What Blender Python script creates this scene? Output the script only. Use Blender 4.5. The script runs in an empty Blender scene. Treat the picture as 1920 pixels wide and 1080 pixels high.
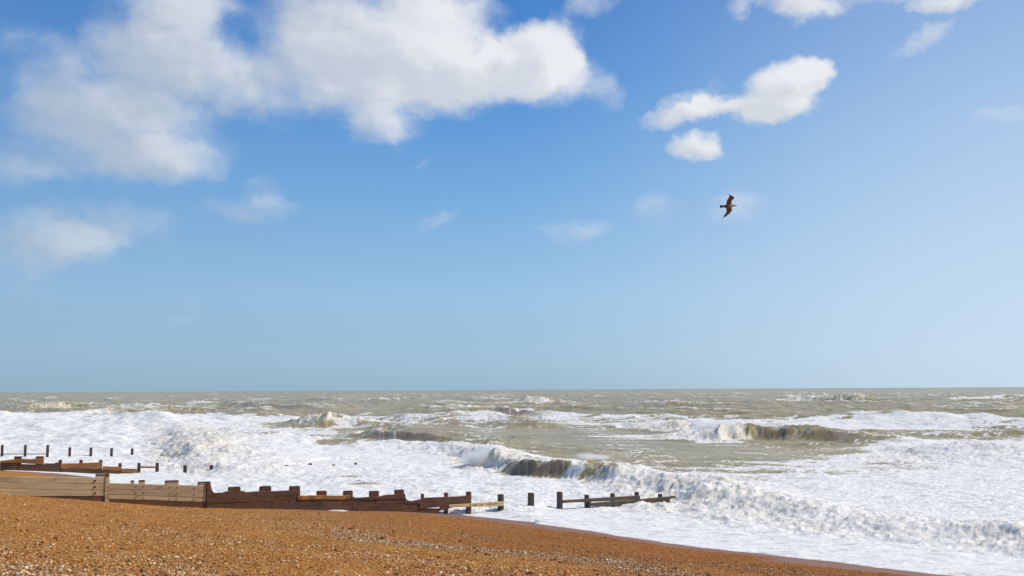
import bpy, bmesh, math, random
import numpy as np
from mathutils import Vector, Matrix
random.seed(7); rng = np.random.default_rng(11)
SC = bpy.context.scene
COL = SC.collection

# ------------------------------------------------------------------ camera
F = 1867.0                                   # focal length in photo pixels (1920 wide), 35 mm lens
CAM = np.array([0.0, 0.0, 6.0])              # eye 6 m above the water
PITCH = math.atan(190.8 / F)                 # looking slightly up
ROLL = math.radians(0.31)
fwd = np.array([0, math.cos(PITCH), math.sin(PITCH)])
r0 = np.array([1.0, 0, 0]); u0 = np.cross(r0, fwd)
RIGHT = r0 * math.cos(ROLL) - u0 * math.sin(ROLL)
UP = u0 * math.cos(ROLL) + r0 * math.sin(ROLL)
cd = bpy.data.cameras.new('camera'); cam = bpy.data.objects.new('camera', cd); COL.objects.link(cam)
cd.sensor_width = 36.0; cd.lens = 36.0 * F / 1920.0
cd.clip_start = 0.1; cd.clip_end = 200000
M = Matrix.Identity(4)
for i in range(3):
    M[i][0] = RIGHT[i]; M[i][1] = UP[i]; M[i][2] = -fwd[i]; M[i][3] = CAM[i]
cam.matrix_world = M
SC.camera = cam

# ------------------------------------------------------------------ light
SUN_AZ = math.radians(84)                    # clockwise from +Y (view direction) : the sun stands to the right
SUN_EL = math.radians(47)
SKY_STRENGTH = 0.085
sd_ = bpy.data.lights.new('sun', 'SUN'); sun = bpy.data.objects.new('sun', sd_); COL.objects.link(sun)
sd_.energy = 3.9; sd_.angle = math.radians(0.5); sd_.color = (1.0, 0.955, 0.88)
sdir = Vector((math.sin(SUN_AZ) * math.cos(SUN_EL), math.cos(SUN_AZ) * math.cos(SUN_EL), math.sin(SUN_EL)))
sun.rotation_euler = sdir.to_track_quat('Z', 'Y').to_euler(); sun.location = (40, 0, 60)
SC.view_settings.view_transform = 'Standard'; SC.view_settings.look = 'None'
SC.cycles.max_bounces = 6; SC.cycles.volume_bounces = 4; SC.cycles.diffuse_bounces = 2; SC.cycles.glossy_bounces = 2
SC.view_settings.exposure = 0.0; SC.view_settings.gamma = 1.0; SC.view_settings.use_curve_mapping = False


def ray(px, py):
    d = RIGHT * (px - 960.0) + fwd * F - UP * (py - 540.0)
    return d / np.linalg.norm(d)
def at_height(px, py, z=0.0):
    d = ray(px, py); return CAM + d * ((z - CAM[2]) / d[2])
def at_depth(px, py, y):
    d = ray(px, py); return CAM + d * (y / d[1])

# ------------------------------------------------------------------ node helpers
class NT:
    def __init__(s, tree): s.t = tree; s.n = tree.nodes; s.l = tree.links
    def new(s, typ, **kw):
        n = s.n.new(typ)
        for k, v in kw.items(): setattr(n, k, v)
        return n
    def put(s, sock, v):
        if v is None: return
        if isinstance(v, bpy.types.NodeSocket): s.l.new(v, sock)
        else:
            try: sock.default_value = v
            except TypeError: sock.default_value = (*v, 1.0) if len(v) == 3 else v
    def m(s, op, a, b=None, c=None, clamp=False):
        n = s.new('ShaderNodeMath', operation=op, use_clamp=clamp)
        s.put(n.inputs[0], a); s.put(n.inputs[1], b); s.put(n.inputs[2], c); return n.outputs[0]
    def vm(s, op, a, b=None, out=0):
        n = s.new('ShaderNodeVectorMath', operation=op)
        s.put(n.inputs[0], a)
        if b is not None: s.put(n.inputs['Scale' if op == 'SCALE' else 1], b)
        return n.outputs[out]
    def noise(s, vec, scale, detail=4, rough=0.55, out=0, dist=0.0, dim='3D'):
        n = s.new('ShaderNodeTexNoise', noise_dimensions=dim)
        s.put(n.inputs['Vector'], vec); n.inputs['Scale'].default_value = scale
        n.inputs['Detail'].default_value = detail; n.inputs['Roughness'].default_value = rough
        n.inputs['Distortion'].default_value = dist; return n.outputs[out]
    def mp(s, v, a, b, c=0.0, d=1.0, smooth=False):
        n = s.new('ShaderNodeMapRange'); n.interpolation_type = 'SMOOTHSTEP' if smooth else 'LINEAR'
        s.put(n.inputs[0], v); s.put(n.inputs[1], a); s.put(n.inputs[2], b); s.put(n.inputs[3], c); s.put(n.inputs[4], d)
        return n.outputs[0]
    def mix(s, f, a, b, blend='MIX'):
        n = s.new('ShaderNodeMix', data_type='RGBA', blend_type=blend)
        s.put(n.inputs[0], f); s.put(n.inputs[6], a); s.put(n.inputs[7], b); return n.outputs[2]
    def ramp(s, f, stops):
        n = s.new('ShaderNodeValToRGB'); e = n.color_ramp.elements
        while len(e) < len(stops): e.new(0.5)
        for el, (p, c) in zip(e, stops): el.position = p; el.color = (*c, 1)
        s.put(n.inputs[0], f); return n.outputs[0]
    def bump(s, h, strength, dist, normal=None):
        n = s.new('ShaderNodeBump'); s.put(n.inputs['Height'], h)
        n.inputs['Strength'].default_value = strength; n.inputs['Distance'].default_value = dist
        s.put(n.inputs['Normal'], normal); return n.outputs[0]

def material(name):
    m = bpy.data.materials.new(name); m.use_nodes = True
    t = NT(m.node_tree); b = t.n['Principled BSDF']; return m, t, b

# ------------------------------------------------------------------ sky
def build_world():
    w = bpy.data.worlds.new('World'); SC.world = w; w.use_nodes = True
    g = NT(w.node_tree); bg = g.n['Background']; bg.inputs[1].default_value = SKY_STRENGTH
    sky = g.new('ShaderNodeTexSky', sky_type='NISHITA'); sky.sun_disc = False
    sky.sun_elevation = SUN_EL; sky.sun_rotation = SUN_AZ
    sky.air_density = 1.0; sky.dust_density = 0.6; sky.ozone_density = 2.2; sky.altitude = 5
    tc = g.new('ShaderNodeTexCoord').outputs['Generated']
    dirv = g.vm('NORMALIZE', tc)
    # cloud fields: soft ellipses in the direction sphere, broken up by noise
    # (photo x, y, half width, half height, rotation in degrees, weight)
    B = [(330, 50, 130, 90, -25, .85), (215, 165, 120, 90, -20, .62), (330, 130, 110, 95, 0, .75), (240, 260, 150, 75, 5, .85),
         (300, 305, 85, 42, 0, .72), (90, 290, 120, 42, 0, .42), (30, 320, 80, 26, 0, .42), (40, 95, 85, 50, 0, .32), (120, 190, 90, 60, 0, .34), (20, 190, 60, 50, 0, .25),
         (440, 160, 70, 60, 0, .45), (545, 110, 90, 85, 0, .80), (640, 120, 120, 80, 0, .55), (700, 50, 150, 80, 0, .75), (790, 110, 150, 75, 0, .75),
         (900, 140, 130, 60, -8, .9), (1010, 125, 85, 65, 20, 1.2), (1035, 85, 60, 50, 0, .8), (590, -10, 90, 45, 0, .6), (690, 205, 95, 50, 5, .62),
         (715, 235, 52, 30, 0, .40), (742, 258, 26, 24, -20, .32), (840, 20, 90, 34, 0, .6), (1110, 150, 62, 40, 40, .40), (500, 205, 70, 34, 0, .36), (330, -5, 90, 40, 0, .5), (440, 70, 34, 40, 20, -.55),
         (215, 410, 100, 34, 8, .72), (60, 450, 120, 50, 0, .74), (130, 440, 90, 36, 0, .35), (470, 398, 88, 24, 0, .50), (490, 362, 32, 28, -30, .42), (30, 545, 80, 50, 0, .22),
         (1310, 212, 92, 17, -3, .95), (1290, 196, 50, 16, 0, .5), (1470, 175, 68, 46, -15, 1.45), (1528, 148, 22, 30, -50, .8), (1350, 165, 18, 24, -30, .4), (1440, 212, 85, 17, 0, .7),
         (1296, 270, 46, 22, 8, 1.0), (1338, 284, 26, 12, 0, .45), (1240, 395, 42, 28, 0, .34), (1380, 390, 50, 32, 0, .32), (1100, 435, 62, 20, -12, .28), (1030, 425, 40, 14, 0, .22),
         (830, 413, 42, 16, -20, .30), (1388, 10, 20, 34, 20, .7), (1490, 4, 70, 22, 15, .75), (1500, 28, 20, 18, 0, .4), (1780, 0, 60, 17, 0, 1.0), (1620, -8, 120, 18, 0, .5), (1110, 6, 50, 16, 0, .45),
         (1720, 78, 60, 16, -28, .46), (1890, 215, 60, 12, 0, .36), (1700, 228, 50, 6, 0, .30), (315, 470, 22, 18, 30, .3), (335, 560, 50, 12, 0, .18), (330, 595, 40, 8, 0, .22),
         (1370, 485, 18, 7, 0, .26), (790, 300, 22, 9, -20, .16)]
    grp = bpy.data.node_groups.new('cloud_density', 'ShaderNodeTree')
    grp.interface.new_socket('Direction', in_out='INPUT', socket_type='NodeSocketVector')
    grp.interface.new_socket('Density', in_out='OUTPUT', socket_type='NodeSocketFloat')
    grp.interface.new_socket('Slope', in_out='OUTPUT', socket_type='NodeSocketFloat')
    q = NT(grp); gi = q.new('NodeGroupInput').outputs[0]; go = q.new('NodeGroupOutput')
    wn = q.noise(gi, 9.0, 4, 0.6, out=1)
    warp = q.vm('SCALE', q.vm('SUBTRACT', wn, (0.5, 0.5, 0.5)), 0.032)
    wn2 = q.noise(gi, 38.0, 3, 0.6, out=1)
    warp2 = q.vm('SCALE', q.vm('SUBTRACT', wn2, (0.5, 0.5, 0.5)), 0.022)
    p = q.vm('MULTIPLY', q.vm('ADD', q.vm('ADD', gi, warp), warp2), (1, 0, 1))
    acc = None; slope = None
    for (x, y, rx, ry, rot, wt) in B:
        d = ray(x, y); k = np.linalg.norm([x - 960, F, y - 540])
        mpn = q.new('ShaderNodeMapping', vector_type='TEXTURE')
        mpn.inputs[1].default_value = (d[0], 0, d[2])
        mpn.inputs[2].default_value = (0, math.radians(rot), 0)
        mpn.inputs[3].default_value = (rx * 1.35 / k, 1, ry * 1.35 / k)
        if acc is None: q.put(mpn.inputs[0], p)
        else:                                  # a vanishing share of the running sum keeps the ellipses evaluated one after the other
            ma = q.new('ShaderNodeVectorMath', operation='MULTIPLY_ADD'); q.put(ma.inputs[0], slope); ma.inputs[1].default_value = (1e-7, 1e-7, 1e-7); q.put(ma.inputs[2], p)
            q.put(mpn.inputs[0], ma.outputs[0])
        r2 = q.vm('DOT_PRODUCT', mpn.outputs[0], mpn.outputs[0], out=1)
        v = q.m('SUBTRACT', 1.0, r2, clamp=True)
        acc = q.m('MULTIPLY', v, wt) if acc is None else q.m('MULTIPLY_ADD', v, wt, acc)
        sl = q.m('MULTIPLY', v, q.vm('DOT_PRODUCT', mpn.outputs[0], (.8 * wt, 0, .6 * wt), out=1))
        slope = q.m('ADD', sl, acc if False else q.m('MULTIPLY', acc, 0.0)) if slope is None else q.m('ADD', slope, sl)
    sep = q.new('ShaderNodeSeparateXYZ'); q.put(sep.inputs[0], gi)
    front = q.mp(sep.outputs[1], 0.55, 0.8, 0, 1, True)
    # outside the photographed part the sky goes on with scattered unseen cumulus, its cover raised for more neutral fill light
    inv = q.vm('SCALE', gi, q.m('DIVIDE', 1.0, q.m('MAXIMUM', q.m('ADD', sep.outputs[2], 0.12), 0.05)))
    oth = q.mp(q.noise(inv, 0.55, 5, 0.55), 0.47, 0.68, 0, 1.2)
    up = q.mp(sep.outputs[2], 0.02, 0.2)
    oth = q.m('MULTIPLY', oth, up)
    acc = q.m('MAXIMUM', q.m('MINIMUM', acc, 1.7), 0.0)
    acc = q.m('ADD', q.m('MULTIPLY', acc, front), q.m('MULTIPLY', oth, q.m('SUBTRACT', 1.0, front)))
    f1 = q.noise(q.vm('MULTIPLY', gi, (1, 1, 1.3)), 13.0, 8, 0.56, dist=0.1)
    f2 = q.noise(q.vm('MULTIPLY', gi, (1, 1, 1.4)), 45.0, 5, 0.55)
    nn = q.m('ADD', q.m('MULTIPLY', q.m('SUBTRACT', f1, 0.5), 1.35), q.m('MULTIPLY', q.m('SUBTRACT', f2, 0.5), 0.5))
    amt = q.mp(acc, 0.0, 0.25, 0, 1)
    dens = q.m('ADD', acc, q.m('MULTIPLY', nn, amt))
    f2o = q.noise(q.vm('ADD', q.vm('MULTIPLY', gi, (1, 1, 1.4)), (.012, 0, .012)), 26.0, 3, 0.55); f2b = q.noise(q.vm('MULTIPLY', gi, (1, 1, 1.4)), 26.0, 3, 0.55)
    q.put(go.inputs[0], dens); q.put(go.inputs[1], q.m('ADD', slope, q.m('MULTIPLY', q.m('SUBTRACT', f2b, f2o), .75)))
    gn = g.new('ShaderNodeGroup'); gn.node_tree = grp; g.put(gn.inputs[0], dirv)
    d0, slope = gn.outputs
    alpha = None
    lit = g.mp(slope, -0.30, 0.42, 0, 1, True)
    sepd = g.new('ShaderNodeSeparateXYZ'); g.put(sepd.inputs[0], dirv)
    k = 1.0 / SKY_STRENGTH
    K = lambda c: tuple(x * k for x in c) + (1,)
    toward_sun = g.mp(sepd.outputs[0], -0.40, 0.05, 0.0, 1.0, True)   # cloud nearer the sun's side is thinner and brighter
    alpha = g.mp(d0, 0.03, g.mp(toward_sun, 0, 1, 1.5, 1.2), 0, 1, True)                # and the far ones are hazier at their edges
    bright = g.m('ADD', g.m('MULTIPLY', lit, 0.60), g.m('MULTIPLY', toward_sun, 0.50), clamp=True)
    ccol = g.mix(bright, K((0.48, 0.55, 0.645)), K((0.84, 0.855, 0.88)))
    # clear sea air: a deep blue overhead, paler to the horizon and towards the sun, laid over the physical sky
    el = g.m('MAXIMUM', sepd.outputs[2], 0.0)
    rmp = g.ramp(el, [(0, (.325, .50, .64)), (.03, (.35, .545, .715)), (.09, (.33, .56, .80)), (.20, (.18, .42, .76)), (.30, (.085, .29, .69)), (.42, (.042, .19, .56)), (.8, (.03, .12, .42))])
    ca = g.vm('DOT_PRODUCT', dirv, (math.sin(SUN_AZ), math.cos(SUN_AZ), 0.0), out=1)       # the sun's side of the sky is paler, the far side deeper
    glow = g.m('MULTIPLY', g.mp(ca, .05, .62, 0, .95, True), g.mp(el, .04, .42, 1, .35))
    rmp = g.mix(glow, rmp, (.60, .75, .92, 1))
    rmp = g.mix(g.mp(ca, -.5, .10, .30, 0), rmp, (.15, .26, .42, 1))
    air = g.mix(1.0, rmp, (k, k, k, 1), 'MULTIPLY')
    air_n = air.node; air_n.clamp_result = False
    skyc = g.mix(0.92, sky.outputs[0], air)
    al = g.m('MULTIPLY', alpha, g.mp(toward_sun, 0, 1, 0.86, 0.97))
    final = g.mix(al, skyc, ccol)
    g.put(bg.inputs[0], final)
build_world()

# ------------------------------------------------------------------ noise fields (numpy)
def tile(n, lo, hi, beta, seed, direction=None, spread=2.0):
    """periodic random field, std 1; wavelengths between n/hi and n/lo cells"""
    r = np.random.default_rng(seed)
    kx = np.fft.fftfreq(n) * n; ky = kx[:, None]; kk = np.hypot(kx[None, :], ky); kk[0, 0] = 1
    a = kk ** (-beta) * (kk >= lo) * (kk <= hi)
    if direction is not None:
        c = (kx[None, :] * direction[0] + ky * direction[1]) / kk
        a = a * np.abs(c) ** spread
    ph = np.fft.fft2(r.standard_normal((n, n)))
    f = np.real(np.fft.ifft2(ph * a)); return ((f - f.mean()) / f.std()).astype(np.float32)
def sample(t, x, y, period, ox=0.0, oy=0.0):
    n = t.shape[0]
    u = (x / period + ox) * n; v = (y / period + oy) * n
    iu = np.floor(u).astype(np.int64); iv = np.floor(v).astype(np.int64); fu = (u - iu).astype(np.float32); fv = (v - iv).astype(np.float32)
    fu = fu * fu * (3 - 2 * fu); fv = fv * fv * (3 - 2 * fv)
    iu %= n; iv %= n; iu1 = (iu + 1) % n; iv1 = (iv + 1) % n
    return (t[iv, iu] * (1 - fu) + t[iv, iu1] * fu) * (1 - fv) + (t[iv1, iu] * (1 - fu) + t[iv1, iu1] * fu) * fv
def sstep(a, b, x):
    t = np.clip((x - a) / (b - a), 0, 1); return t * t * (3 - 2 * t)
T_FBM = tile(512, 2, 256, 1.9, 1)
T_FINE = tile(512, 6, 256, 1.35, 2)
T_LUMP = tile(256, 3, 22, 1.0, 9)
T_SWELL = tile(512, 5, 60, 2.0, 3, (0.80, 0.60), 3.0)
T_CHOP = tile(512, 8, 200, 2.0, 4, (0.80, 0.60), 1.0)

# ------------------------------------------------------------------ lay of the land
class Line:                                   # vertical plane of a groyne, in plan
    def __init__(s, p, q):
        s.p = np.array(p[:2], float); d = np.array(q[:2], float) - s.p; s.d = d / np.linalg.norm(d)
        s.n = np.array([s.d[1], -s.d[0]])     # towards the camera side
        s.ang = math.atan2(s.d[1], s.d[0])
    def hit(s, px, py, off=0.0):              # the point of that plane (moved off metres nearer) seen at a photo point
        d = ray(px, py); o = s.p + s.n * off
        t = ((o - CAM[:2]) @ s.n) / (d[:2] @ s.n); return CAM + d * t
    def side(s, x, y): return (x - s.p[0]) * s.n[0] + (y - s.p[1]) * s.n[1]
def depth_pt(px, y): return at_depth(px, 900, y)[:2]
L1 = Line(depth_pt(200, 42.0), depth_pt(1250, 54.0))
L2 = Line(depth_pt(0, 72.5), depth_pt(396, 76.5))
L3 = Line(depth_pt(5, 94.0), depth_pt(248, 99.0))

def tps(ctrl):
    c = np.array(ctrl, float); P = c[:, :2]; n = len(c)
    def U(r2): return np.where(r2 > 1e-9, 0.5 * r2 * np.log(np.maximum(r2, 1e-9)), 0)
    K = U(((P[:, None] - P[None]) ** 2).sum(-1)) + np.eye(n) * 0.5
    A = np.zeros((n + 3, n + 3)); A[:n, :n] = K; A[:n, n] = 1; A[:n, n + 1:] = P; A[n, :n] = 1; A[n + 1:, :n] = P.T
    w = np.linalg.solve(A, np.r_[c[:, 2], 0, 0, 0])
    def f(x, y):
        out = w[n] + w[n + 1] * x + w[n + 2] * y
        for i in range(n): out = out + w[i] * U((x - P[i, 0]) ** 2 + (y - P[i, 1]) ** 2)
        return out
    return f
shoreA = [at_height(*p, 0.0) for p in [(820, 961), (930, 972), (1050, 988), (1160, 1004), (1270, 1019), (1400, 1036), (1550, 1053), (1700, 1070), (1830, 1086)]]
shoreA_px = shoreA[:]
cA = [(*L1.hit(px, py)[:2], L1.hit(px, py)[2]) for px, py in [(0, 925), (100, 932), (200, 938), (300, 943), (390, 948), (480, 952), (560, 955), (640, 958), (740, 959)]]
cA += [(p[0], p[1], 0.0) for p in shoreA]
cA += [(p[0] + 8, p[1] + 8, -1.1) for p in shoreA[::2]]
e = shoreA[-1]
cA += [(e[0] + 12, e[1] - 14, 0), (e[0] + 30, e[1] - 32, 0), (e[0] + 22, e[1] - 4, -1.5), (0, 0, 4.3), (0, -25, 4.9), (-15, 8, 4.2), (-14, 20, 3.3), (0, 18, 2.65), (-40, 5, 4.6), (-40, 25, 3.6), (-70, 10, 5), (20, -5, 2.2), (12, 14, 1.85), (40, -40, 1.5)]
landA = tps(cA)
shoreB = [at_height(*p) for p in [(0, 882, .42), (90, 887, .33), (150, 892, .27), (200, 901, .2), (250, 925, .1), (330, 960, 0.0)]]
cB = [tuple(p) for p in shoreB] + [(p[0] + 4, p[1] + 14, -1.2) for p in shoreB[::2]]
b0 = shoreB[0]; b1 = shoreB[1]; db = (b0 - b1)[:2]; db /= np.linalg.norm(db)
cB += [(b0[0] + db[0] * 20, b0[1] + db[1] * 20, .3), (b0[0] + db[0] * 45, b0[1] + db[1] * 45, .3), (b0[0] - 8, b0[1] - 12, 1.4), (-50, 45, 2.4), (-80, 40, 4.5), (-70, 110, 1.5)]
cB += [(L1.hit(px, py)[0], L1.hit(px, py)[1], z) for px, py, z in [(0, 925, 1.0), (200, 938, .15), (390, 947, -.4), (560, 955, -.7)]]
landB = tps(cB)
SA = np.array(sorted([(p[0], p[1]) for p in shoreA] + [(e[0] + 12, e[1] - 14), (e[0] + 30, e[1] - 32), (e[0] + 90, e[1] - 90)] + [(L1.hit(640, 959)[0], L1.hit(640, 959)[1] + .2), (-60, 60)]))
SB = np.array(sorted([(p[0], p[1]) for p in shoreB] + [(b0[0] + db[0] * 45, b0[1] + db[1] * 45), (b0[0] + db[0] * 300, b0[1] + db[1] * 300), (60, -10)]))
def seaward(x, y):
    """about how many metres a point lies out past the water's edge (negative on the beach)"""
    near = (y - np.interp(x, SA[:, 0], SA[:, 1])) * 0.72
    far = (y - np.interp(x, SB[:, 0], SB[:, 1])) * 0.8
    sd = L1.side(x, y)
    near = np.where(x < -9.5, np.minimum(near, -1.0), near)
    return np.where(sd > -0.30, near, far), sd
def land(x, y):
    s, sd = seaward(x, y)
    zn = landA(x, y); zf = landB(x, y)
    zn = np.where(s > 0, np.minimum(zn, .02 - .07 * s), zn); zf = np.where(s > 0, np.minimum(zf, .45 - .07 * s), zf)
    out = np.clip(s / 4.0, 0, 1)
    z = np.where(sd > -0.30, zn, np.minimum(zf, 6))
    und = sample(T_FBM, x, y, 40.0) * 0.05 * sstep(0, -4, s)
    return z + und

def grid_mesh(name, X, Y, Z, keep=None, attrs=None, smooth=True):
    ny, nx = X.shape
    co = np.stack([X, Y, Z], -1).reshape(-1, 3).astype(np.float32)
    idx = np.arange(ny * nx).reshape(ny, nx)
    f = np.stack([idx[:-1, :-1], idx[:-1, 1:], idx[1:, 1:], idx[1:, :-1]], -1).reshape(-1, 4)
    if keep is not None:
        k = keep.reshape(-1)[f].any(1); f = f[k]
        used = np.zeros(ny * nx, bool); used[f.reshape(-1)] = True
        mapn = np.cumsum(used) - 1; f = mapn[f]; co = co[used]
    else: used = np.ones(ny * nx, bool)
    me = bpy.data.meshes.new(name)
    me.vertices.add(len(co)); me.vertices.foreach_set('co', co.reshape(-1))
    me.loops.add(f.size); me.loops.foreach_set('vertex_index', f.reshape(-1).astype(np.int32))
    me.polygons.add(len(f)); me.polygons.foreach_set('loop_start', np.arange(0, f.size, 4, dtype=np.int32))
    me.polygons.foreach_set('use_smooth', np.full(len(f), smooth))
    me.update(calc_edges=True)
    for k, v in (attrs or {}).items():
        a = me.attributes.new(k, 'FLOAT', 'POINT'); a.data.foreach_set('value', v.reshape(-1)[used].astype(np.float32))
    o = bpy.data.objects.new(name, me); COL.objects.link(o); return o

# ------------------------------------------------------------------ beach
def axis(parts):
    v = [parts[0][0]]
    for a, b, st in parts: v += list(np.linspace(a, b, max(2, int(round((b - a) / st)) + 1))[1:])
    return np.array(v)
ax = axis([(-220, -60, 4), (-60, -24, .5), (-24, 20, .2), (20, 45, .5), (45, 200, 4)])
ay = axis([(-120, 0, 4), (0, 12, .5), (12, 58, .2), (58, 110, .6), (110, 260, 5)])
BX, BY = np.meshgrid(ax, ay)
BZ = land(BX, BY)
S_, SD_ = seaward(BX, BY)
edge_n = sample(T_FBM, BX, BY, 14.0) * 0.22
WET = sstep(-2.4, -1.5, S_ + edge_n * 1.6)
def damp_at(x, y, z): return np.clip(sstep(3.0, .7, z + sample(T_FBM, x, y, 30.0, .5) * .12) * .8 * sstep(-16, 4, x) + .02, 0, 1)
beach = grid_mesh('beach', BX, BY, np.maximum(BZ, -6), attrs={'wet': WET, 'damp': damp_at(BX, BY, BZ)})
beach['kind'] = 'structure'; beach['label'] = 'orange brown shingle beach sloping down to the foaming sea'

def band_field(x, y):                       # streaks of coarser grey stones that run along the shore
    z = land(x, y) + sample(T_FBM, x, y, 22.0, .3, .1) * .07 + sample(T_FINE, x, y, 12.0, .3, .1) * .05
    b = np.exp(-((z - 1.84) / .17) ** 2) * .65 + .5 * np.exp(-((z - 1.12) / .14) ** 2) + .3 * np.exp(-((z - 2.6) / .16) ** 2)
    b = b * (.55 + .45 * sstep(-1.0, .8, sample(T_FBM, x, y, 16.0, .6, .2)))
    b = b * sstep(-13.5, -7.0, x)
    near = sstep(2.9, 3.5, z + sample(T_FBM, x, y, 9.0) * 0.1)
    return np.clip(b + near * 0.48, 0, 1)
a = beach.data.attributes.new('coarse', 'FLOAT', 'POINT'); a.data.foreach_set('value', band_field(BX, BY).reshape(-1).astype(np.float32))

m, t, b = material('shingle')
pos = t.new('ShaderNodeNewGeometry').outputs['Position']
v = t.new('ShaderNodeTexVoronoi'); t.put(v.inputs['Vector'], pos); v.inputs['Scale'].default_value = 24; v.inputs['Randomness'].default_value = 1.0
sepc = t.new('ShaderNodeSeparateColor'); t.put(sepc.inputs[0], v.outputs['Color'])
stone = t.ramp(sepc.outputs[0], [(0, (.17, .058, .010)), (.35, (.35, .130, .020)), (.62, (.48, .198, .030)), (.86, (.56, .28, .065)), (.97, (.70, .50, .25))])
stone2 = t.ramp(sepc.outputs[1], [(0, (.10, .06, .03)), (.3, (.29, .16, .06)), (.55, (.44, .27, .11)), (.8, (.38, .33, .25)), (.95, (.75, .66, .50))])
at = t.new('ShaderNodeAttribute', attribute_name='coarse').outputs['Fac']
wt = t.new('ShaderNodeAttribute', attribute_name='wet').outputs['Fac']
big = t.noise(pos, 0.35, 5, 0.6)
c0 = t.mix(t.m('MULTIPLY', at, 0.8), stone, stone2)
c0 = t.mix(t.mp(big, .35, .7, 0, .45), c0, (.31, .112, .016, 1))
dp = t.new('ShaderNodeAttribute', attribute_name='damp').outputs['Fac']
c0 = t.mix(t.m('MULTIPLY', dp, .75), c0, t.mix(1.0, c0, (.58, .42, .36, 1), 'MULTIPLY'))
c0 = t.mix(t.m('MULTIPLY', wt, .93), c0, (.25, .125, .080, 1))
t.put(b.inputs['Base Color'], c0)
t.put(b.inputs['Roughness'], t.mp(wt, 0, 1, .85, .7)); t.put(b.inputs['Specular IOR Level'], t.mp(wt, 0, 1, .1, .3))
hb = t.m('ADD', t.m('MULTIPLY', v.outputs['Distance'], t.mp(wt, 0, .8, -1.0, -.05)), t.m('MULTIPLY', t.noise(pos, 5, 3), .8))
t.put(b.inputs['Normal'], t.bump(hb, 0.8, 0.03))
beach.data.materials.append(m)

# loose pebbles: instanced stones lying on the beach
def ico_pebble(name, seed):
    bm = bmesh.new(); bmesh.ops.create_icosphere(bm, subdivisions=1, radius=1.0); r = random.Random(seed)
    s = (1.0, r.uniform(.68, .9), r.uniform(.4, .6))
    for vtx in bm.verts:
        k = r.uniform(.86, 1.12); vtx.co = Vector((vtx.co.x * s[0] * k, vtx.co.y * s[1] * k, vtx.co.z * s[2] * k))
    me = bpy.data.meshes.new(name); bm.to_mesh(me); bm.free()
    me.polygons.foreach_set('use_smooth', [True] * len(me.polygons)); return me
mp_, t, b = material('pebble')
rnd = t.new('ShaderNodeAttribute', attribute_type='INSTANCER', attribute_name='tone').outputs['Fac']
crs = t.new('ShaderNodeAttribute', attribute_type='INSTANCER', attribute_name='grey').outputs['Fac']
ca = t.ramp(rnd, [(0, (.14, .050, .010)), (.3, (.33, .122, .018)), (.6, (.48, .198, .032)), (.86, (.58, .29, .070)), (.975, (.80, .61, .35))])
cb_ = t.ramp(rnd, [(0, (.08, .05, .03)), (.25, (.25, .14, .055)), (.5, (.46, .28, .11)), (.75, (.40, .32, .21)), (.96, (.85, .75, .58))])
dmp = t.new('ShaderNodeAttribute', attribute_type='INSTANCER', attribute_name='damp').outputs['Fac']
cc = t.mix(crs, ca, cb_)
t.put(b.inputs['Base Color'], t.mix(t.m('MULTIPLY', dmp, .75), cc, t.mix(1.0, cc, (.58, .42, .36, 1), 'MULTIPLY'))); b.inputs['Roughness'].default_value = 0.6; b.inputs['Specular IOR Level'].default_value = .15

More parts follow.
